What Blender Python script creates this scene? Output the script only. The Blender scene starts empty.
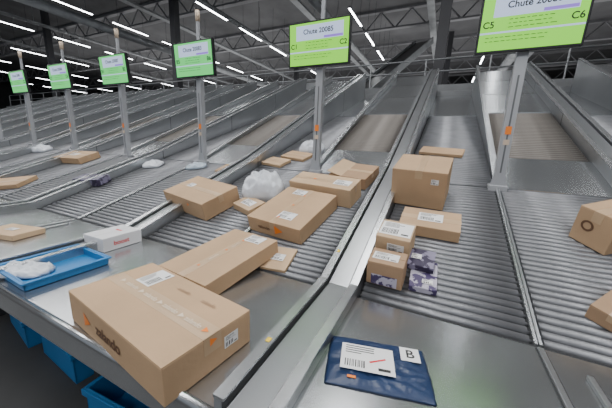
import bpy, bmesh, math, random
from mathutils import Vector, Matrix, noise
random.seed(7)
COL = bpy.context.scene.collection
R = math.radians
# ------------------------------------------------------------------ camera
FPX = 275.0
CAMZ = 1.7
CR = (Matrix.Rotation(R(25.5), 3, 'Z') @ Matrix.Rotation(R(77.7), 3, 'X') @ Matrix.Rotation(R(2.3), 3, 'Z'))
cd = bpy.data.cameras.new('camera'); cam = bpy.data.objects.new('camera', cd); COL.objects.link(cam)
cd.sensor_width = 36; cd.lens = FPX/612*36; cd.clip_start = 0.02; cd.clip_end = 300
cam.matrix_world = Matrix.Translation((0, 0, CAMZ)) @ CR.to_4x4()
bpy.context.scene.camera = cam
# ------------------------------------------------------------------ materials
def mat(name, col, rough=0.6, metal=0.0, nscale=0, namt=0.15, bump=0.0, bscale=40, emit=None, es=1.0, stretch=None, col2=None, rvar=0, sharp=False):
    m = bpy.data.materials.new(name); m.use_nodes = True
    nt = m.node_tree; b = nt.nodes['Principled BSDF']
    b.inputs['Base Color'].default_value = (*col, 1)
    b.inputs['Roughness'].default_value = rough
    b.inputs['Metallic'].default_value = metal
    if emit:
        b.inputs['Emission Color'].default_value = (*emit, 1); b.inputs['Emission Strength'].default_value = es
    tc = nt.nodes.new('ShaderNodeTexCoord'); mp = nt.nodes.new('ShaderNodeMapping')
    nt.links.new(tc.outputs['Object'], mp.inputs['Vector'])
    if stretch: mp.inputs['Scale'].default_value = stretch
    if nscale:
        n = nt.nodes.new('ShaderNodeTexNoise'); n.inputs['Scale'].default_value = nscale; n.inputs['Detail'].default_value = 5
        nt.links.new(mp.outputs[0], n.inputs['Vector'])
        r = nt.nodes.new('ShaderNodeValToRGB')
        r.color_ramp.elements[0].position = 0.48 if sharp else 0.3; r.color_ramp.elements[1].position = 0.52 if sharp else 0.7
        r.color_ramp.elements[0].color = (*[c*(1-namt) for c in col], 1)
        r.color_ramp.elements[1].color = (*(col2 or [min(1, c*(1+namt)) for c in col]), 1)
        nt.links.new(n.outputs['Fac'], r.inputs['Fac']); nt.links.new(r.outputs['Color'], b.inputs['Base Color'])
        if rvar:
            mr = nt.nodes.new('ShaderNodeMapRange'); mr.inputs['To Min'].default_value = rough-rvar; mr.inputs['To Max'].default_value = rough+rvar
            nt.links.new(n.outputs['Fac'], mr.inputs['Value']); nt.links.new(mr.outputs[0], b.inputs['Roughness'])
    if bump:
        n2 = nt.nodes.new('ShaderNodeTexNoise'); n2.inputs['Scale'].default_value = bscale; n2.inputs['Detail'].default_value = 4
        nt.links.new(mp.outputs[0], n2.inputs['Vector'])
        bp = nt.nodes.new('ShaderNodeBump'); bp.inputs['Strength'].default_value = bump; bp.inputs['Distance'].default_value = 0.01
        nt.links.new(n2.outputs['Fac'], bp.inputs['Height']); nt.links.new(bp.outputs[0], b.inputs['Normal'])
    return m
M = {
 'steel': mat('satin_steel', (.48,.495,.51), .24, .9, 2.5, .06, rvar=.05),
 'rail': mat('rail_steel', (.56,.575,.59), .27, .85, 4, .06),
 'wall': mat('chute_wall_steel', (.43,.445,.46), .30, .85, 2, .06),
 'seam': mat('dark_seam_gap_shade', (.035,.037,.04), .6, .3, 4, .1),  # dark joints, also the painted shade of the lane gaps
 'roller': mat('roller_zinc', (.235,.24,.255), .46, .65, 8, .12),
 'rollerd': mat('roller_dark', (.17,.155,.14), .5, .5, 8, .15),
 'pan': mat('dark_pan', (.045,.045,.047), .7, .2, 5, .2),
 'post': mat('post_paint', (.38,.39,.41), .45, .35, 3, .06),
 'black': mat('black_plastic', (.012,.012,.014), .4),
 'card': mat('cardboard', (.47,.31,.18), .8, 0, 3, .10, .12, 50),
 'card2': mat('cardboard_light', (.53,.37,.225), .8, 0, 3, .10, .12, 50),
 'card3': mat('cardboard_dark', (.36,.23,.135), .8, 0, 3, .1, .12, 50),
 'tapeg': mat('paper_tape', (.50,.345,.21), .30, 0, 6, .08),
 'white': mat('white_paper', (.8,.8,.8), .6, 0, 3, .03),
 'wbox': mat('white_carton', (.68,.68,.70), .6, 0, 3, .05),
 'ink': mat('black_ink', (.02,.02,.02), .6),
 'gink': mat('brown_ink', (.13,.065,.035), .6),
 'fink': mat('faint_brown_ink', (.36,.225,.13), .6),
 'sink': mat('screen_ink', (.04,.12,.03), .6),
 'orange': mat('orange_print', (.85,.22,.02), .5),
 'red': mat('red_print', (.65,.02,.03), .5),
 'wprint': mat('pale_print', (.74,.62,.48), .6),
 'wbag': mat('white_polybag', (.64,.67,.72), .28, 0, 5, .1, .8, 16),
 'navy': mat('navy_polybag', (.012,.030,.085), .38, 0, 6, .15, .55, 13),
 'blue': mat('blue_plastic', (.015,.17,.42), .4, 0, 3, .08),
 'palebag': mat('pale_blue_film', (.42,.50,.58), .35, 0, 6, .15, .5, 20),
 'yellow': mat('yellow_sticker', (.8,.55,.03), .5),
 'lilac': mat('lilac_print', (.10,.07,.19), .5, 0, 22, .4, col2=(.46,.43,.52), sharp=True),
 'dprint': mat('dark_purple_print', (.05,.035,.09), .5, 0, 20, .4, col2=(.22,.2,.29), sharp=True),
 'concrete': mat('floor_concrete', (.05,.05,.05), .6, 0, 2, .2),
 'ceil': mat('ceiling_metal', (.12,.12,.125), .7, .2, 1, .2),
 'beam': mat('beam_paint', (.045,.045,.05), .55, .3, 1, .2),
 'truss': mat('truss_paint', (.22,.22,.23), .55, .3, 1, .2),
 'duct': mat('duct_zinc', (.30,.31,.32), .5, .4, 2, .2),
 'wallp': mat('wall_panel', (.05,.052,.055), .8, 0, 1, .3),
 'sorter': mat('sorter_paint', (.13,.135,.14), .5, .4, 2, .2),
 'lamp': mat('lamp_diffuser', (1,1,1), .4, emit=(.95,.98,1), es=20),
 'lime': mat('screen_lime', (.1,.3,.02), .4, emit=(.28,.90,.05), es=1.0),
 'teal': mat('screen_teal', (.05,.3,.1), .4, emit=(.12,.74,.16), es=1.0),
 'lav': mat('screen_pale_band', (.2,.2,.3), .4, emit=(.56,.70,.92), es=.95),
 'violet': mat('screen_violet', (.1,.02,.2), .4, emit=(.30,.20,.78), es=1.0),
 'beige': mat('signal_lamp_beige', (.60,.48,.36), .5),
}
# ------------------------------------------------------------------ mesh helpers
class MB:
    def __init__(s): s.bm = bmesh.new()
    def box(s, x0, x1, y0, y1, z0, z1, bev=0):
        b2 = bmesh.new()
        vs = [b2.verts.new(p) for p in ((x0,y0,z0),(x1,y0,z0),(x1,y1,z0),(x0,y1,z0),(x0,y0,z1),(x1,y0,z1),(x1,y1,z1),(x0,y1,z1))]
        for f in ((0,3,2,1),(4,5,6,7),(0,1,5,4),(1,2,6,5),(2,3,7,6),(3,0,4,7)): b2.faces.new([vs[i] for i in f])
        if bev: bmesh.ops.bevel(b2, geom=b2.edges[:], offset=bev, segments=2, affect='EDGES', profile=.5)
        tmp = bpy.data.meshes.new('t'); b2.to_mesh(tmp); b2.free(); s.bm.from_mesh(tmp); bpy.data.meshes.remove(tmp)
        return s
    def prism(s, x0, x1, ys, zb, zt):
        n = len(ys); v = {}
        for xi, x in enumerate((x0, x1)):
            for i in range(n):
                v[xi,i,0] = s.bm.verts.new((x, ys[i], zb[i])); v[xi,i,1] = s.bm.verts.new((x, ys[i], zt[i]))
        f = s.bm.faces.new
        for i in range(n-1):
            f((v[0,i,1], v[1,i,1], v[1,i+1,1], v[0,i+1,1])); f((v[0,i,0], v[0,i+1,0], v[1,i+1,0], v[1,i,0]))
            f((v[0,i,0], v[0,i,1], v[0,i+1,1], v[0,i+1,0])); f((v[1,i,0], v[1,i+1,0], v[1,i+1,1], v[1,i,1]))
        f((v[0,0,0], v[1,0,0], v[1,0,1], v[0,0,1])); f((v[0,n-1,0], v[0,n-1,1], v[1,n-1,1], v[1,n-1,0]))
        return s
    def tube(s, p0, p1, r, seg=12, r2=None):
        p0, p1 = Vector(p0), Vector(p1); d = p1-p0
        q = d.to_track_quat('Z', 'Y').to_matrix().to_4x4()
        bmesh.ops.create_cone(s.bm, cap_ends=True, segments=seg, radius1=r, radius2=r if r2 is None else r2, depth=d.length,
                              matrix=Matrix.Translation((p0+p1)/2) @ q)
        return s
    def quad(s, pts): s.bm.faces.new([s.bm.verts.new(p) for p in pts]); return s
    def ring(s, r0, r1, seg=32):
        a = [(math.cos(k*2*math.pi/seg), math.sin(k*2*math.pi/seg)) for k in range(seg)]
        vi = [s.bm.verts.new((c*r0, q*r0, 0)) for c, q in a]; vo = [s.bm.verts.new((c*r1, q*r1, 0)) for c, q in a]
        for k in range(seg): s.bm.faces.new((vi[k], vo[k], vo[(k+1)%seg], vi[(k+1)%seg]))
        return s
    def mesh(s, name, m, smooth=False):
        bmesh.ops.recalc_face_normals(s.bm, faces=s.bm.faces[:])
        if smooth:
            for f in s.bm.faces: f.smooth = len(f.verts) == 4
        me = bpy.data.meshes.new(name); s.bm.to_mesh(me); s.bm.free(); me.materials.append(m); return me
    def build(s, name, m, parent=None, mw=None, smooth=False):
        return link(name, s.mesh(name, m, smooth), parent, mw)
def link(name, me, parent=None, mw=None):
    o = bpy.data.objects.new(name, me); COL.objects.link(o)
    if parent: o.parent = parent
    if mw is not None: o.matrix_local = mw
    return o
def tag(o, label=None, cat=None, group=None, kind=None):
    if label: o['label'] = label
    if cat: o['category'] = cat
    if group: o['group'] = group
    if kind: o['kind'] = kind
    return o
def thing(name, label, cat, mw=None, group=None):
    o = bpy.data.objects.new(name, None); COL.objects.link(o); o.empty_display_size = .1
    if mw is not None: o.matrix_world = mw
    return tag(o, label, cat, group)
def copy_tree(o, parent=None):
    c = o.copy(); COL.objects.link(c); c.parent = parent
    for ch in list(o.children): copy_tree(ch, c)
    return c
TC = {}
def text_mesh(s, size, m):
    k = (s, size, m.name)
    if k in TC: return TC[k]
    cu = bpy.data.curves.new('txt', 'FONT'); cu.body = s; cu.size = size; cu.align_x = 'CENTER'; cu.align_y = 'CENTER'; cu.offset = size*.018
    o = bpy.data.objects.new('txt', cu); COL.objects.link(o); bpy.context.view_layer.update()
    me = bpy.data.meshes.new_from_object(o.evaluated_get(bpy.context.evaluated_depsgraph_get()))
    bpy.data.objects.remove(o); me.materials.clear(); me.materials.append(m); TC[k] = me; return me
# ------------------------------------------------------------------ chute geometry (metres)
ZS = 0.955; YF = 0.47; Y1 = 1.265; Y2 = 2.70; YT = 7.3; K1 = .32; K2 = .42
def zl(y): return ZS if y < Y1 else ZS + K1*(y-Y1)
def zr(y): return zl(y) if y < Y2 else zl(Y2) + K2*(y-Y2)
def ztop(y):
    pts = [(YF, ZS+.045), (1.24, ZS+.062), (Y2, zl(Y2)+.10), (YT, zr(YT)+.13)]
    for (a, za), (b, zb) in zip(pts, pts[1:]):
        if y <= b + 1e-6: return za + (zb-za)*(y-a)/(b-a)
    return pts[-1][1]
SURF = {'sheet': (Y1, ZS, 0.0), 'roll': (Y1, ZS, K1), 'slide': (Y2, zl(Y2), K2), 'bridge': (.93, ZS, .115), 'bridge2': (1.1, ZS, .17)}
def at(px, py, surf, h=0):
    y0, z0, k = SURF[surf]
    n = Vector((0, -k, 1)).normalized(); p0 = Vector((0, y0, z0)) + n*h
    d = CR @ Vector((px-306, -(py-204), -FPX)); o = Vector((0, 0, CAMZ))
    return o + d*((p0-o).dot(n)/d.dot(n))
def nrm(surf): return Vector((0, -SURF[surf][2], 1)).normalized()
LW = .735; PITCH = 1.66; XC0 = .44
def xc(i): return XC0 - PITCH*i
RL = LW - .04; RR = .0205
def roller_mesh(m):
    b = MB(); b.tube((-RL/2,0,0), (RL/2,0,0), RR, 14); b.tube((-RL/2-.012,0,0), (RL/2+.012,0,0), .007, 8)
    return b.mesh('roller', m, True)
RM = roller_mesh(M['roller']); RD = roller_mesh(M['rollerd'])
lane_labels = {
 -1: 'steel sorting chute cut off at the right edge of the view',
 0: 'steel parcel chute holding the navy padded bag and the tall carton',
 1: 'steel parcel chute holding the large front carton and the blue tray',
 2: 'steel parcel chute holding the flat brown envelope left of the blue tray',
 3: 'steel parcel chute under the fourth screen post from the right',
 4: 'steel parcel chute under the fifth screen post from the right',
 5: 'steel parcel chute under the sixth screen post from the right',
 6: 'steel parcel chute under the seventh screen post from the right'}
YR = 5.3
def make_lane():
    t = thing('sorting_chute', 'x', 'conveyor chute')
    w = LW
    MB().prism(-w, w, [YF, Y1-.004], [ZS-.02]*2, [ZS]*2).build('collecting_plate', M['steel'], t)
    MB().box(-w-.04, w+.04, YF-.012, YF+.012, ZS-.13, ZS-.005, .004).build('front_apron', M['rail'], t)
    MB().tube((-w-.04, YF-.01, ZS-.004), (w+.04, YF-.01, ZS-.004), .016, 16).build('edge_tube', M['steel'], t, smooth=True)
    def P(x0, x1, ys, f, lo, hi, name, m): return MB().prism(x0, x1, ys, [f(y)+lo for y in ys], [f(y)+hi for y in ys]).build(name, M[m], t)
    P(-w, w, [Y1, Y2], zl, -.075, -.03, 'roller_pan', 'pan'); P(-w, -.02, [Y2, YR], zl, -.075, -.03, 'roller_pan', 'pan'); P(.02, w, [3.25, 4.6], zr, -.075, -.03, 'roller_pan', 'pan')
    P(.02, w, [Y2, 3.25], zr, -.02, 0, 'slide_plate', 'steel'); P(.02, w, [4.6, YT], zr, -.02, 0, 'slide_plate', 'steel')
    P(-w, -.02, [YR, YT], zl, -.02, 0, 'lower_slide_plate', 'steel')
    for y in (5.5, 6.4): P(.022, w-.002, [y, y+.012], zr, -.001, .0015, 'plate_joint', 'seam')
    P(-w+.002, w-.002, [Y1-.012, Y1-.004], zl, -.001, .0015, 'plate_joint', 'seam')
    P(-.013, -.002, [Y1, Y2], zl, -.07, .008, 'center_rail', 'rail'); P(.002, .013, [Y1, Y2], zl, -.07, .008, 'center_rail', 'wall')
    MB().box(-.010, .010, YF+.03, Y1-.02, ZS-.002, ZS+.010, .003).build('guide_strip', M['wall'], t)
    MB().box(-.016, .016, YF+.03, Y1-.02, ZS-.0015, ZS+.0012).build('plate_joint', M['seam'], t)
    MB().box(.10, .118, YF+.03, Y1-.12, ZS-.002, ZS+.014, .003).build('guide_strip', M['wall'], t)
    ys = [YF, 1.24, Y1, Y2, YT]
    for s in (-1, 1):
        a, c = sorted((s*w, s*(w+.028)))
        MB().prism(a, c, ys, [zl(y)-.10 for y in ys], [ztop(y) for y in ys]).build('side_wall', M['wall'], t)
        a, c = sorted((s*(w-.004), s*(w+.034)))
        MB().prism(a, c, ys, [ztop(y) for y in ys], [ztop(y)+.010 for y in ys]).build('wall_flange', M['rail'], t)
        for y in (2.72, 4.2, 5.7):
            a, c = sorted((s*(w-.0012), s*(w+.001)))
            MB().prism(a, c, [y, y+.010], [zl(y)+.001, zl(y+.01)+.001], [ztop(y)-.001, ztop(y+.01)-.001]).build('panel_joint', M['seam'], t)
    yy = [Y2+.06, YT]
    MB().prism(-.018, .018, yy, [zl(y)-.05 for y in yy], [zr(Y2+.06)+.02, zr(YT)+.13]).build('slide_wall', M['wall'], t)
    MB().prism(-.026, .026, yy, [zr(Y2+.06)+.02, zr(YT)+.13], [zr(Y2+.06)+.03, zr(YT)+.14]).build('wall_flange', M['rail'], t)
    MB().prism(w+.046, PITCH-w-.046, ys, [ztop(y)-.03 for y in ys], [ztop(y)-.014 for y in ys]).build('cover_plate', M['wall'], t)
    MB().prism(w+.030, PITCH-w-.040, ys, [ztop(y)-.05 for y in ys], [ztop(y)-.032 for y in ys]).build('gap_shade', M['seam'], t)  # near-black strip, paints the shade in the grooves beside the cover
    for y in (.85, 2.5, 4.6, 7.0):
        for sx in (-1, 1):
            MB().box(sx*(w-.04)-.03, sx*(w-.04)+.03, y-.03, y+.03, 0, zl(y)-.09, .004).build('leg', M['beam'], t)
    MB().box(-w+.07, w-.07, .83, .87, .35, .41, .004).build('cross_brace', M['beam'], t)
    MB().box(-w+.07, w-.07, .83, .87, .75, .81, .004).build('cross_brace', M['beam'], t)
    def rollers(x, y0, y1, n, f, k, me):
        nn = Vector((0, -k, 1)).normalized()
        for j in range(n):
            y = y0 + (j+.5)*(y1-y0)/n
            link('roller', me, t, Matrix.Translation(Vector((x, y, f(y))) - nn*RR))
    rollers(-LW/2-.004, Y1+.01, Y2-.01, 34, zl, K1, RM); rollers(LW/2+.004, Y1+.01, Y2-.01, 34, zl, K1, RM)
    rollers(LW/2+.004, 3.27, 4.58, 31, zr, K2, RD)
    b = MB(); nn = Vector((0, -K1, 1)).normalized(); n = 60
    for j in range(n):
        y = Y2+.01 + (j+.5)*(YR-.02-Y2)/n; p = Vector((-LW/2-.004, y, zl(y))) - nn*RR
        b.tube(p-Vector((RL/2,0,0)), p+Vector((RL/2,0,0)), RR, 12)
    tag(b.build('roller_bed', M['roller'], t, smooth=True), kind='stuff')
    return t
proto = make_lane()
lanes = {}
for i in list(range(-1, 11)):
    t = proto if i == -1 else copy_tree(proto)
    t.location = (xc(i), 0, 0); lanes[i] = t
    if i in lane_labels: t['label'] = lane_labels[i]
    else:
        t['label'] = 'steel parcel chute far off at the left beyond the seven nearest ones'; t['group'] = 'far sorting chutes'
for y in (.72, 1.45):
    MB().prism(LW+.008, LW+.024, [y-.010, y+.010], [ztop(y-.010)+.009, ztop(y+.010)+.009], [ztop(y-.010)+.0115, ztop(y+.010)+.0115]).build('warning_sticker', M['yellow'], lanes[1])
# ------------------------------------------------------------------ posts and screens
XP = [0, 1.625, 3.25, 4.83, 6.33, 7.82, 9.35, 10.9, 12.5]
def xp(i): return XC0 - XP[i]
def make_post():
    t = thing('screen_post', 'x', 'post')
    z0 = zl(Y2)
    MB().prism(-.036, .036, [-.03, .03], [z0+.02]*2, [z0+1.42]*2).build('column', M['post'], t)
    MB().prism(-.006, .006, [-.0312, -.030], [z0+.12]*2, [z0+.85]*2).build('cable_slot', M['sorter'], t)
    MB().box(-.065, .065, -.05, .05, z0-.03, z0+.02, .005).build('base_flange', M['post'], t)
    for s in (-1, 1): MB().quad([(s*.036, -.03, z0+.12), (s*.06, -.03, z0+.02), (s*.036, -.03, z0+.02)]).build('gusset', M['post'], t)
    MB().box(-.018, .018, -.015, .015, z0+1.42, z0+1.66, .003).build('mast', M['post'], t)
    s = MB().tube((0,0,z0+1.66), (0,0,z0+1.78), .026, 16).build('signal_lamp', M['beige'], t, smooth=True)
    MB().tube((0,0,z0+1.78), (0,0,z0+1.79), .029, 16).build('lamp_cap', M['black'], s, smooth=True)
    MB().box(-.020, .020, -.034, -.0316, z0+.42, z0+.48).build('sticker', M['orange'], t)
    MB().box(-.020, .020, -.034, -.0316, z0+.34, z0+.38).build('sticker', M['beige'], t)
    return t
SC = [('C5', 'C6', 'Chute 20086'), ('C1', 'C2', 'Chute 20085'), ('B5', 'B6', 'Chute 20083'), ('B1', 'B2', 'Chute 20087')]
pproto = None
W2, H2 = .30, .182
def make_screen(i):
    mw = Matrix.Translation((xp(i), Y2-.075, CAMZ+(.915 if i == 0 else .935))) @ Matrix.Rotation(R(4), 4, 'X')
    t = thing('information_screen', 'x', 'screen', mw)
    MB().box(-W2-.016, W2+.016, -.02, .022, -H2-.016, H2+.016, .006).build('bezel', M['black'], t)
    MB().box(-.1, .1, .022, .04, -.1, .1, .004).build('wall_bracket', M['black'], t)
    p = MB().quad([(-W2,-.021,-H2),(W2,-.021,-H2),(W2,-.021,H2),(-W2,-.021,H2)]).build('display_panel', M['lime' if i < 2 else 'teal'], t)
    MB().quad([(-W2+.07,-.022,.035),(W2-.05,-.022,.035),(W2-.05,-.022,H2-.020),(-W2+.07,-.022,H2-.020)]).build('header_field', M['lav'], p)
    MB().quad([(-W2,-.0222,-.070),(W2,-.0222,-.070),(W2,-.0222,-.058),(-W2,-.0222,-.058)]).build('divider_field', M['lav'], p)
    MB().quad([(.06,-.0224,.04),(W2-.055,-.0224,.04),(W2-.055,-.0224,.06),(.06,-.0224,.06)]).build('color_field', M['violet'], p)
    def tx(s, size, x, z): link('lettering', text_mesh(s, size, M['ink']), p, Matrix.Translation((x, -.0235, z)) @ Matrix.Rotation(R(90), 4, 'X'))
    a, c, n = SC[i % 4]
    tx(n, .058, .0, .105); tx(a, .06, -W2+.048, -.012); tx(c, .06, W2-.048, -.012)
    b = MB()
    for r_, z in enumerate((.015, -.01, -.035, -.095, -.12)):
        x = -.13 if z > -.05 else -W2+.04
        while x < (.11 if z > -.05 else W2-.2):
            l = random.uniform(.015, .04)
            b.quad([(x,-.0232,z-.002),(x+l,-.0232,z-.002),(x+l,-.0232,z+.002),(x,-.0232,z+.002)]); x += l+.010
    b.build('small_print', M['sink'], p)
    return t
names = ['first', 'second', 'third', 'fourth', 'fifth', 'sixth', 'seventh']
for i in range(0, 9):
    t = make_post() if pproto is None else copy_tree(pproto)
    if pproto is None: pproto = t
    t.location = (xp(i), Y2, 0)
    if i < 7: t['label'] = 'grey steel post with signal lamp, %s from the right in the row of posts' % names[i]
    else: t['label'] = 'distant grey steel post at the far left end of the row'; t['group'] = 'far screen posts'
    s = make_screen(i)
    if i < 4: s['label'] = 'green display screen showing %s and %s on its post' % SC[i][:2]
    elif i < 7: s['label'] = 'small green display screen on the %s post from the right' % names[i]
    else: s['label'] = 'distant tiny display screen at the far left end of the row'; s['group'] = 'far display screens'
# ------------------------------------------------------------------ parcels
def frame3(A, B, C, h, surf, share=.5):
    a, b, c = at(*A, surf, h), at(*B, surf, h), at(*C, surf, h); n = nrm(surf)
    u = b-a; v = c-a; ex = u.normalized(); d = v.normalized()
    ang = math.acos(max(-1, min(1, ex.dot(d)))); ex = (Matrix.Rotation((ang-math.pi/2)*share, 3, n) @ ex).normalized()
    ey = n.cross(ex).normalized(); L = u.length; W = v.length
    mid = a + u/2 + v/2
    o = mid - n*(h-.002)
    mw = Matrix.Identity(4)
    for r_ in range(3): mw[r_][0], mw[r_][1], mw[r_][2], mw[r_][3] = ex[r_], ey[r_], n[r_], o[r_]
    return mw, L, W
def face_m(face, L, W, h, a, b, rot=0, off=.0022):
    if face == 'top': o = Vector((a*L/2, b*W/2, h+off)); r, u, n = Vector((0,-1,0)), Vector((1,0,0)), Vector((0,0,1))
    elif face == 'AB': o = Vector((a*L/2, -W/2-off, h/2+b*h/2)); r, u, n = Vector((1,0,0)), Vector((0,0,1)), Vector((0,-1,0))
    else: o = Vector((-L/2-off, -a*W/2, h/2+b*h/2)); r, u, n = Vector((0,-1,0)), Vector((0,0,1)), Vector((-1,0,0))
    m = Matrix.Identity(4)
    for k in range(3): m[k][0], m[k][1], m[k][2], m[k][3] = r[k], u[k], n[k], o[k]
    return m @ Matrix.Rotation(R(rot), 4, 'Z')
def ship_label(t, fm, w, hgt, m='white', bars=.4):
    lb = MB().box(-w/2, w/2, -hgt/2, hgt/2, -.0005, .0004).build('shipping_label', M[m], t, fm)
    b = MB(); x = -w*.42; rr = random.Random(int(w*1e4)+int(hgt*1e5))
    while x < w*(bars-.3):
        l = rr.uniform(.002, .005); b.quad([(x,-hgt*.4,.0008),(x+l,-hgt*.4,.0008),(x+l,-hgt*(.4-bars*.95),.0008),(x,-hgt*(.4-bars*.95),.0008)]); x += l+rr.uniform(.002,.005)
    for k in range(4):
        y = hgt*(.12+.09*k); l = rr.uniform(.3, .75)*w; b.quad([(-w*.42,y,.0008),(-w*.42+l,y,.0008),(-w*.42+l,y+hgt*.035,.0008),(-w*.42,y+hgt*.035,.0008)])
    b.quad([(w*.2,-hgt*.4,.0008),(w*.42,-hgt*.4,.0008),(w*.42,-hgt*.3,.0008),(w*.2,-hgt*.3,.0008)])
    b.build('barcode', M['ink'], lb)
    return lb
def text_on(t, s, size, m, fm): return link('lettering', text_mesh(s, size, M[m]), t, fm)
def logo(t, fm, s, m='orange'):
    MB().quad([(-s*.5,-s*.6,0),(s*.6,-s*.05,0),(s*.6,s*.05,0),(-s*.5,s*.6,0)]).build('printed_logo', M[m], t, fm)
def carton(A, B, C, h, surf, label, m='card', tape='tapeg', labels=(), name='cardboard_box', cat='box', flaps=True, long=None, share=.5, tapew=None, lift=0):
    mw, L, W = frame3(A, B, C, h+lift, surf, share)
    if lift: mw = mw @ Matrix.Translation((0, 0, lift))
    t = thing(name, label, cat, mw)
    b = MB(); b.box(-L/2, L/2, -W/2, W/2, 0, h, min(.004, h*.1))
    along_y = (W >= L) if long is None else long
    if flaps:
        if along_y: b.box(-L/2+.001, -.002, -W/2+.001, W/2-.001, h-.001, h+.002); b.box(.002, L/2-.001, -W/2+.001, W/2-.001, h-.001, h+.002)
        else: b.box(-L/2+.001, L/2-.001, -W/2+.001, -.002, h-.001, h+.002); b.box(-L/2+.001, L/2-.001, .002, W/2-.001, h-.001, h+.002)
    b.build('carton', M[m], t)
    if tape:
        tw = tapew or min(.025, min(L, W)*.14); d = min(.06, h*.45); b = MB(); z = h+.0028
        if along_y:
            b.box(-tw, tw, -W/2-.001, W/2+.001, h+.0015, z)
            for s in (-1, 1): b.box(-tw, tw, s*W/2-.0012, s*W/2+.0012, h-d, z)
        else:
            b.box(-L/2-.001, L/2+.001, -tw, tw, h+.0015, z)
            for s in (-1, 1): b.box(s*L/2-.0012, s*L/2+.0012, -tw, tw, h-d, z)
        b.build('packing_tape', M[tape], t)
    for (f, a, bb, w_, h_, rot) in labels: ship_label(t, face_m(f, L, W, h, a, bb, rot, .0035 if f == 'top' else .0015), w_, h_)
    return t, L, W, h
# 1 large front box
t, L, W, h = carton((169,356), (262,309), (54,293), .13, 'sheet', 'largest cardboard box at the front corner of the steel table', labels=[('top', .55, .5, .12, .10, 90)], share=.6, tapew=.034)
text_on(t, 'zalando', .060, 'gink', face_m('AC', L, W, h, .0, -.0)); logo(t, face_m('AC', L, W, h, -.50, -.0), .046, 'orange')
text_on(t, 'zalando', .026, 'fink', face_m('top', L, W, h, .6, -.1, 0, .0045)); text_on(t, 'zalando', .026, 'fink', face_m('top', L, W, h, .6, -.55, 0, .0045))
for a in (-.9, -.5, -.1, .3, .75): logo(t, face_m('top', L, W, h, .0, a, 0, .0045), .02, 'orange' if a == -.9 else 'wprint')
for a in (-.7, -.3, .1, .52): text_on(t, 'zalando', .028, 'wprint', face_m('top', L, W, h, 0, a, 0, .0045))
ship_label(t, face_m('AB', L, W, h, .45, .1, 0, .0015), .06, .045)
logo(t, face_m('AB', L, W, h, .0, .72, 0, .0025), .024)
# 2
t, L, W, h = carton((205,286), (279,241), (157,266), .09, 'bridge', 'long cardboard box lying just behind the largest front box', labels=[('top', .78, -.3, .12, .09, 0)])
text_on(t, 'zalando', .05, 'gink', face_m('AC', L, W, h, -.0, 0)); logo(t, face_m('AC', L, W, h, -.6, 0), .035)
for a in (-.6, .1, .6): logo(t, face_m('top', L, W, h, a, 0, 90, .0045), .016, 'orange')
for a in (-.25, .35): text_on(t, 'zalando', .022, 'wprint', face_m('top', L, W, h, a, 0, 90, .0045))
# 3
t, L, W, h = carton((203,203), (241,186), (159,192), .15, 'roll', 'cube shaped cardboard box left of the white plastic bag', labels=[('top', .1, .5, .08, .06, 0)])
logo(t, face_m('AC', L, W, h, .3, .4), .025)
# 4
carton((250,209), (269,202), (229,204), .055, 'roll', 'small flat cardboard box with a white label in front of the white plastic bag', m='card2', labels=[('top', 0, 0, .13, .08, 0)])
# 6
t, L, W, h = carton((300,232), (335,196), (249,216), .115, 'roll', 'wide cardboard box in the middle of the rollers, right of the small flat box', labels=[('top', -.55, -.2, .13, .09, 0), ('top', .75, .3, .11, .08, 0)])
logo(t, face_m('AC', L, W, h, .2, .1), .06); text_on(t, 'zalando', .035, 'gink', face_m('AC', L, W, h, -.35, 0))
for a in (-.7, 0, .6): logo(t, face_m('top', L, W, h, 0 if W >= L else a, a if W >= L else 0, 0, .0045), .02)
# 7
t, L, W, h = carton((350,190), (363,179), (287,182), .155, 'roll', 'cardboard box with white label behind the wide box', m='card2', labels=[('top', 0, -.6, .14, .09, 0)])
logo(t, face_m('top', L, W, h, 0, .3, 0, .0045), .025)
# 9 flat parcel
carton((284,270), (299,249), (258,267), .02, 'roll', 'thin flat cardboard mailer in front of the wide box on the rollers', m='card2', flaps=False, tape=None, name='cardboard_mailer', cat='parcel', labels=[('top', 0, .1, .09, .06, 0)])
# 11 white box
t, L, W, h = carton((101,242), (134,230), (91,234), .09, 'sheet', 'small white carton with red print next to the blue tray', m='wbox', tape=None, name='white_carton', cat='box')
text_on(t, 'boost', .045, 'red', face_m('AB', L, W, h, -.1, 0, 0, .0015))
MB().box(-.03, .03, -.008, .008, 0, .0005).build('red_stripe', M['red'], t, face_m('top', L, W, h, .3, 0))
# lane 0 boxes
t, L, W, h = carton((447,174), (455,158), (391,169), .29, 'roll', 'tall upright cardboard box on the right chute', labels=[('AC', .6, .5, .05, .04, 0)], long=False)
t, L, W, h = carton((459,232), (463,214), (397,224), .075, 'roll', 'low cardboard box with label in front of the tall box', m='card', labels=[('top', .1, 0, .15, .10, 0)])
t, L, W, h = carton((409,242), (418,225), (374,236), .18, 'roll', 'upright carton with large white address label at the chute wall', m='card2', labels=[('top', .05, 0, .17, .13, 0), ('AC', .2, .35, .09, .05, 0)], tape=None)
t, L, W, h = carton((401,267), (411,254), (364,262), .13, 'bridge2', 'brown carton with purple print at the chute wall, in front of the white labelled one', m='card3', tape=None, labels=[('top', 0, .1, .13, .07, 0)])
MB().box(-W*.36, W*.36, -h*.40, h*.05, 0, .001).build('printed_panel', M['lilac'], t, face_m('AC', L, W, h, .0, -.1))
t, L, W, h = carton((433,289), (441,263), (405,286), .035, 'roll', 'flat purple and white patterned carton under the dark patterned one', m='lilac', tape=None, flaps=False, name='printed_carton', cat='box', labels=[('top', -.55, -.3, .05, .03, 0)])
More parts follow.
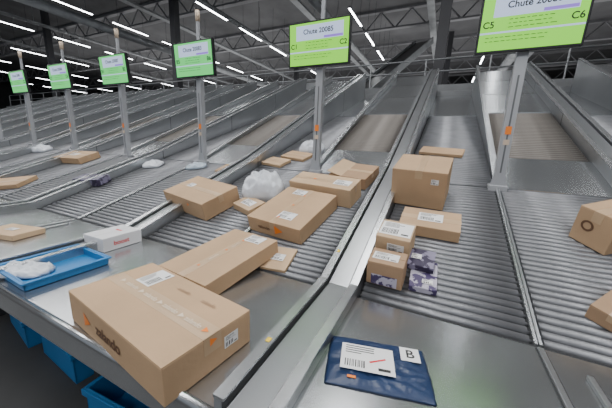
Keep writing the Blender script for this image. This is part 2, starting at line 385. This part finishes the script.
t, L, W, h = carton((432,268), (438,252), (405,264), .035, 'roll', 'flat dark patterned carton lying on the purple and white one', m='dprint', tape=None, flaps=False, name='printed_carton', cat='box', labels=[('top', .0, .4, .05, .04, 0)], lift=.037)
carton((462,155), (466,149), (418,152), .03, 'roll', 'flat brown mailer high up on the rollers behind the tall box', m='card', flaps=False, tape=None, name='cardboard_mailer', cat='parcel')
t, L, W, h = carton((622,224), (672,212), (583,206), .21, 'roll', 'tall cardboard box with a brown ring print at the right edge', labels=[])
MB().ring(.020, .032).build('ring_print', M['gink'], t, face_m('AC', L, W, h, -.3, .1))
carton((636,326), (690,312), (579,302), .07, 'roll', 'brown cardboard box below the ring printed one at the right edge', m='card3')
# 8 crumpled box
t, L, W, h = carton((366,181), (377,167), (331,174), .10, 'roll', 'crumpled dark cardboard box with one loose flap near the chute wall', m='card3', name='crumpled_cardboard_box')
mm = Matrix.Translation((0, W*.15, h)) @ Matrix.Rotation(R(14), 4, 'X')
MB().box(-L/2, L/2, 0, W*.4, -.002, .002).build('loose_flap', M['card2'], t, mm)
# left chutes
carton((75,160), (94,153), (57,156), .09, 'roll', 'cardboard box with label on the left rollers beyond the small dark box', labels=[('top', 0, 0, .14, .09, 0)])
t, L, W, h = carton((93,182), (104,176), (77,178), .08, 'roll', 'small dark purple printed box on the left rollers', m='dprint', tape=None, name='printed_carton', labels=[('top', .0, .4, .06, .04, 0)])
carton((8,189), (18,181), (-12,183), .05, 'roll', 'flat brown box at the left edge of the view', m='card')
carton((8,238), (38,229), (-14,230), .04, 'sheet', 'flat brown envelope parcel left of the blue tray', m='card2', tape=None, flaps=False, name='cardboard_mailer', cat='parcel', labels=[('top', 0, 0, .08, .05, 0)])
carton((236,174), (246,167), (217,170), .04, 'roll', 'small tan parcel behind the white plastic bag', m='card')
carton((279,166), (290,160), (262,162), .03, 'roll', 'little flat tan parcel behind the cardboard box with white label', m='card2')
carton((303,160), (314,154), (281,156), .03, 'roll', 'flat brown parcel beside the base of the second post', m='card')
# bags
def bag(cx, cy, surf, w, d, h, rot, m, name, label, seed=0, flat=False, rough=1.0, n=28, ex=None, freq=2.2):
    p = at(cx, cy, surf, h*.3); p -= nrm(surf)*(h*.3); nn = nrm(surf)
    q = Vector((0,0,1)).rotation_difference(nn).to_matrix().to_4x4()
    mw = Matrix.Translation(p) @ q @ Matrix.Rotation(R(rot), 4, 'Z')
    t = thing(name, label, 'parcel', mw)
    bm = bmesh.new(); g = {}
    ex = ex or (.45 if flat else .55)
    for side in (1, 0):
        for i in range(n+1):
            for j in range(n+1):
                edge = i in (0, n) or j in (0, n)
                if edge and side == 0: g[0,i,j] = g[1,i,j]; continue
                x = i/n*2-1; y = j/n*2-1
                e = (max(0, 1-abs(x)**(3 if flat else 2.2))*max(0, 1-abs(y)**(3 if flat else 2.2)))**ex
                s = Vector((x*freq+seed, y*freq, side*3)); nz = noise.fractal(s, 1, 2, 4)
                cr = abs(noise.noise(s*2.7))*.5
                z = e*h*(.86+rough*(.35*nz-.25*cr)) if side else 0
                inset = 1-(.07*(x*x*y*y)+.05*noise.noise(Vector((x*3, y*3, seed)))*rough)*(.25 if flat else 1) - (.05*(1-e) if not flat else 0)
                if not flat: inset *= 1-.17*x*x*y*y
                g[side,i,j] = bm.verts.new((x*w/2*inset, y*d/2*inset, max(.003, z+.003) if side else .002))
    for side in (1, 0):
        for i in range(n):
            for j in range(n):
                q4 = [g[side,i,j], g[side,i+1,j], g[side,i+1,j+1], g[side,i,j+1]]
                if not side: q4.reverse()
                f = bm.faces.new(q4); f.smooth = True
    me = bpy.data.meshes.new('film'); bm.to_mesh(me); bm.free(); me.materials.append(M[m])
    link('film', me, t)
    return t
bag(263, 188, 'roll', .40, .36, .25, 20, 'wbag', 'plastic_bag_parcel', 'large crumpled white plastic bag on the rollers between boxes', 3, rough=.75, ex=.42, n=36)
bag(312, 148, 'roll', .36, .28, .15, 10, 'wbag', 'plastic_bag_parcel', 'white plastic bag beside the second screen post', 9, rough=.8, ex=.45)
bag(153, 164, 'roll', .30, .22, .07, 15, 'wbag', 'plastic_bag_parcel', 'thin white mailing bag on the left rollers near the third post', 5)
bag(42, 149, 'roll', .38, .26, .12, 15, 'wbag', 'plastic_bag_parcel', 'white plastic bag far left beyond the cardboard box', 12)
bag(196, 166, 'roll', .28, .16, .06, 30, 'palebag', 'plastic_bag_parcel', 'pale blue mailing bag beside the third post base', 15)
nb = bag(377, 365, 'sheet', .345, .232, .018, 14, 'navy', 'padded_mailing_bag', 'navy padded mailing bag with white labels on the steel plate', 30, flat=True, rough=1.2, ex=.5, n=52, freq=3.2)
lb = ship_label(nb, Matrix.Translation((-.035, .0, .0245)), .18, .12, bars=.28)
MB().box(-.03, .03, -.003, .003, 0, .001).build('red_mark', M['red'], lb, Matrix.Translation((.035, -.005, .0008)) @ Matrix.Rotation(R(25), 4, 'Z'))
l2 = MB().box(-.033, .033, -.033, .033, 0, .001).build('sorting_label', M['white'], nb, Matrix.Translation((.115, .060, .0205)))
text_on(l2, 'B', .055, 'ink', Matrix.Translation((0, 0, .0016)))
MB().box(-.014, .014, -.005, .005, 0, .001).build('orange_sticker', M['orange'], nb, Matrix.Translation((-.085, -.085, .019)))
# blue tray
mw, L, W = frame3((24,283), (110,257), (-8,266), .045, 'sheet')
t = thing('plastic_tray', 'shallow blue plastic tray on the steel table by the left wall', 'tray', mw)
b = MB(); h = .045
b.box(-L/2+.01, L/2-.01, -W/2+.01, W/2-.01, 0, .006, .002)
for (x0, x1, y0, y1) in ((-L/2, L/2, -W/2, -W/2+.012), (-L/2, L/2, W/2-.012, W/2), (-L/2, -L/2+.012, -W/2, W/2), (L/2-.012, L/2, -W/2, W/2)): b.box(x0, x1, y0, y1, 0, h, .004)
b.build('tray_shell', M['blue'], t)
b = MB()
for (x0, x1, y0, y1) in ((-L/2-.012, L/2+.012, -W/2-.012, -W/2), (-L/2-.012, L/2+.012, W/2, W/2+.012), (-L/2-.012, -L/2, -W/2, W/2), (L/2, L/2+.012, -W/2, W/2)): b.box(x0, x1, y0, y1, h-.010, h, .002)
b.build('rim', M['blue'], t)
bag(24, 272, 'sheet', .30, .17, .045, 25, 'wbag', 'plastic_bag_parcel', 'crumpled white plastic film lying in the blue tray', 41, rough=1.9, ex=.35, freq=3.5).location.z += .012
# ------------------------------------------------------------------ under the table
def crate(x, y, z, rz, label):
    t = thing('plastic_crate', label, 'crate', Matrix.Translation((x, y, z)) @ Matrix.Rotation(R(rz), 4, 'Z'))
    b = MB(); w, d, h = .28, .19, .24
    for (x0,x1,y0,y1) in ((-w,w,-d,-d+.012), (-w,w,d-.012,d), (-w,-w+.012,-d,d), (w-.012,w,-d,d)): b.box(x0,x1,y0,y1,0,h,.003)
    b.box(-w,w,-d,d,0,.01); b.build('crate_shell', M['blue'], t)
    b = MB()
    for (x0,x1,y0,y1) in ((-w-.015,w+.015,-d-.015,-d), (-w-.015,w+.015,d,d+.015), (-w-.015,-w,-d,d), (w,w+.015,-d,d)): b.box(x0,x1,y0,y1,h-.04,h,.003)
    b.build('rim', M['blue'], t)
    return t
crate(-1.45, .88, 0, 4, 'blue plastic crate on the floor under the table, rightmost of the crates')
crate(-2.35, .98, 0, -4, 'blue plastic crate on the floor, second of the crates under the table')
crate(-3.05, 1.0, 0, -8, 'blue plastic crate on the floor, bottom of the stack at the far lower left')
crate(-3.05, 1.0, .242, -5, 'blue plastic crate on top of the stack at the far lower left')
# ------------------------------------------------------------------ the sorter at the head of the chutes
t = thing('sorter_conveyor', 'dark elevated sorting conveyor running across the heads of all chutes', 'conveyor')
MB().box(-26, 7, YT+.02, YT+.07, 2.55, 3.0, .01).build('side_panel', M['sorter'], t)
MB().box(-26, 7, YT+1.1, YT+1.15, 2.9, 3.35, .01).build('side_panel', M['sorter'], t)
MB().box(-26, 7, YT+.07, YT+1.1, 2.75, 2.8).build('deck', M['beam'], t)
for k in range(20):
    x = 6.5-1.73*k
    MB().box(x-.05, x+.05, YT+.5, YT+.6, 0, 2.75, .005).build('support_leg', M['sorter'], t)
t = thing('guard_railing', 'dark metal railing above the sorting conveyor', 'railing')
for z in (3.75, 4.05): MB().tube((-26, YT+1.4, z), (7, YT+1.4, z), .022, 8).build('handrail', M['duct'], t, smooth=True)
for k in range(23):
    x = 6.8-1.5*k; MB().tube((x, YT+1.4, 3.2), (x, YT+1.4, 4.05), .02, 8).build('railing_post', M['duct'], t)
MB().box(-26, 7, YT+1.2, YT+2.4, 3.1, 3.2).build('walkway', M['beam'], t)
for k in range(9):
    MB().box(6.5-4*k-.06, 6.5-4*k+.06, YT+1.75, YT+1.87, 0, 3.1).build('walkway_leg', M['sorter'], t)
def incline(p0, p1, w, label):
    p0, p1 = Vector(p0), Vector(p1); d = p1-p0; L = d.length
    q = d.to_track_quat('Y', 'Z').to_matrix().to_4x4()
    t = thing('inclined_conveyor', label, 'conveyor', Matrix.Translation(p0) @ q)
    for s in (-1, 1): MB().box(s*w/2-.03, s*w/2+.03, 0, L, -.15, .15, .01).build('side_frame', M['duct'], t)
    MB().box(-w/2, w/2, 0, L, -.03, .03).build('belt', M['black'], t)
    n = int(L/1.2)
    for k in range(n): MB().box(-w/2, w/2, k*1.2+.3, k*1.2+.36, -.14, -.06).build('cross_member', M['truss'], t)
    return t
incline((-3.2, 11, 3.6), (-1.6, 17, 7.2), .9, 'inclined feed conveyor rising left of the nearest dark pillar')
incline((3.5, 10.5, 3.9), (9, 13, 5.6), .9, 'inclined feed conveyor at the upper right behind the screen')
incline((-12, 12, 4.0), (-4.5, 12.5, 4.3), .9, 'level feed conveyor behind the railing between the second and third posts')
# ------------------------------------------------------------------ hall
def struct(name, m, x0, x1, y0, y1, z0, z1): return tag(MB().box(x0, x1, y0, y1, z0, z1).build(name, M[m]), kind='structure')
CZ = 8.6
struct('floor', 'concrete', -60, 20, -6, 46, -.1, 0)
struct('ceiling', 'ceil', -60, 20, -6, 46, CZ, CZ+.2)
struct('wall_back', 'wallp', -60, 20, 45.8, 46, 0, CZ)
struct('wall_left', 'wallp', -60.2, -60, -6, 46, 0, CZ)
struct('wall_right', 'wallp', 20, 20.2, -6, 46, 0, CZ)
for k, y in enumerate((6, 11, 16, 21, 26, 31, 36, 41)):
    b = MB(); b.box(-60, 20, y-.12, y+.12, CZ-.12, CZ-.001); b.box(-60, 20, y-.12, y+.12, CZ-.95, CZ-.87)
    x = -60
    while x < 19: b.tube((x, y, CZ-.9), (x+.75, y, CZ-.1), .04, 6); b.tube((x+.75, y, CZ-.1), (x+1.5, y, CZ-.9), .04, 6); x += 1.5
    o = b.build('roof_truss', M['truss']); tag(o, 'grey steel roof truss crossing under the ceiling', 'roof truss', 'roof trusses')
for k, x in enumerate((-27, -21, -13.5, -6.4, -1.2, 4)):
    b = MB().box(x-.15, x+.15, 2, 45.5, CZ-1.05, CZ-.95)
    for y in (3.5, 8.5, 13.5, 18.5, 23.5, 28.5, 33.5, 38.5, 43.5): b.tube((x, y, CZ-1.0), (x, y, CZ-.005), .012, 6)
    o = b.build('cable_tray', M['duct']); tag(o, 'long grey cable tray hung under the roof trusses', 'cable tray', 'cable trays')
for k, (x, z, r_) in enumerate(((-5.2, 7.1, .16), (2.8, 6.9, .25), (-9.6, 7.2, .1), (-16, 7.0, .2))):
    b = MB().tube((x, 3, z), (x, 45, z), r_, 20)
    for y in (3.5, 8.5, 13.5, 18.5, 23.5, 28.5, 33.5, 38.5, 43.5): b.tube((x, y, z+r_*.9), (x, y, CZ-.005), .012, 6)
    o = b.build('ventilation_duct', M['duct'], smooth=True); tag(o, ['round ventilation duct just left of the dark pillar', 'widest round ventilation duct at the upper right', 'thin round pipe under the roof above the third post', 'round ventilation duct under the roof above the fifth post'][k], 'duct')
for x in (-42.4, -31.9, -21.4, -10.9, -.4, 10.1):
    for y in (9.2, 20.2, 31.2):
        o = MB().box(x-.14, x+.14, y-.14, y+.14, 0, CZ, .01).build('steel_pillar', M['beam']); tag(o, 'dark steel pillar rising to the roof behind the chutes', 'pillar', 'hall pillars')
        if x == -.4 and y == 9.2: o['label'] = 'nearest dark steel pillar rising behind the right chute'; del o['group']
lt = None
for r_ in range(9):
    x = 1.35-5.15*r_
    for q in range(13):
        y = 6.9+2.5*q
        if lt is None:
            lt = thing('strip_light', 'white strip light hanging in a row below the ceiling', 'ceiling light', group='ceiling strip lights')
            MB().box(-.05, .05, -.90, .90, .02, .07, .004).build('housing', M['truss'], lt)
            MB().box(-.035, .035, -.84, .84, 0, .02, .004).build('diffuser', M['lamp'], lt)
            for s in (-.6, .6): MB().tube((0, s, .07), (0, s, CZ-6.7), .006, 6).build('hanger', M['black'], lt)
            o = lt
        else: o = copy_tree(lt)
        o.location = (x, y, 6.7)
# ------------------------------------------------------------------ light
def area(x, y, z, sx, sy, e, rx=0, col=(1,1,1)):
    l = bpy.data.lights.new('unseen_area', 'AREA'); l.shape = 'RECTANGLE'; l.size = sx; l.size_y = sy; l.energy = e; l.color = col
    o = bpy.data.objects.new('unseen_area', l); COL.objects.link(o); o.location = (x, y, z); o.rotation_euler = (R(rx), 0, 0)
for x, e in ((3.5, 270), (-1.2, 350), (-6.4, 350), (-11.5, 370), (-16.7, 370)):
    area(x, 1.5, 7.0, .6, 8, e)
area(1, -4, 6, 5, 2, 190, 35)
area(-12, 20, 4.2, 40, 14, 1800, 180)  # added unseen uplight that brightens the roof, not a fixture of the hall
w = bpy.data.worlds.new('world'); bpy.context.scene.world = w; w.use_nodes = True
w.node_tree.nodes['Background'].inputs['Color'].default_value = (.75, .82, .92, 1)
w.node_tree.nodes['Background'].inputs['Strength'].default_value = .38
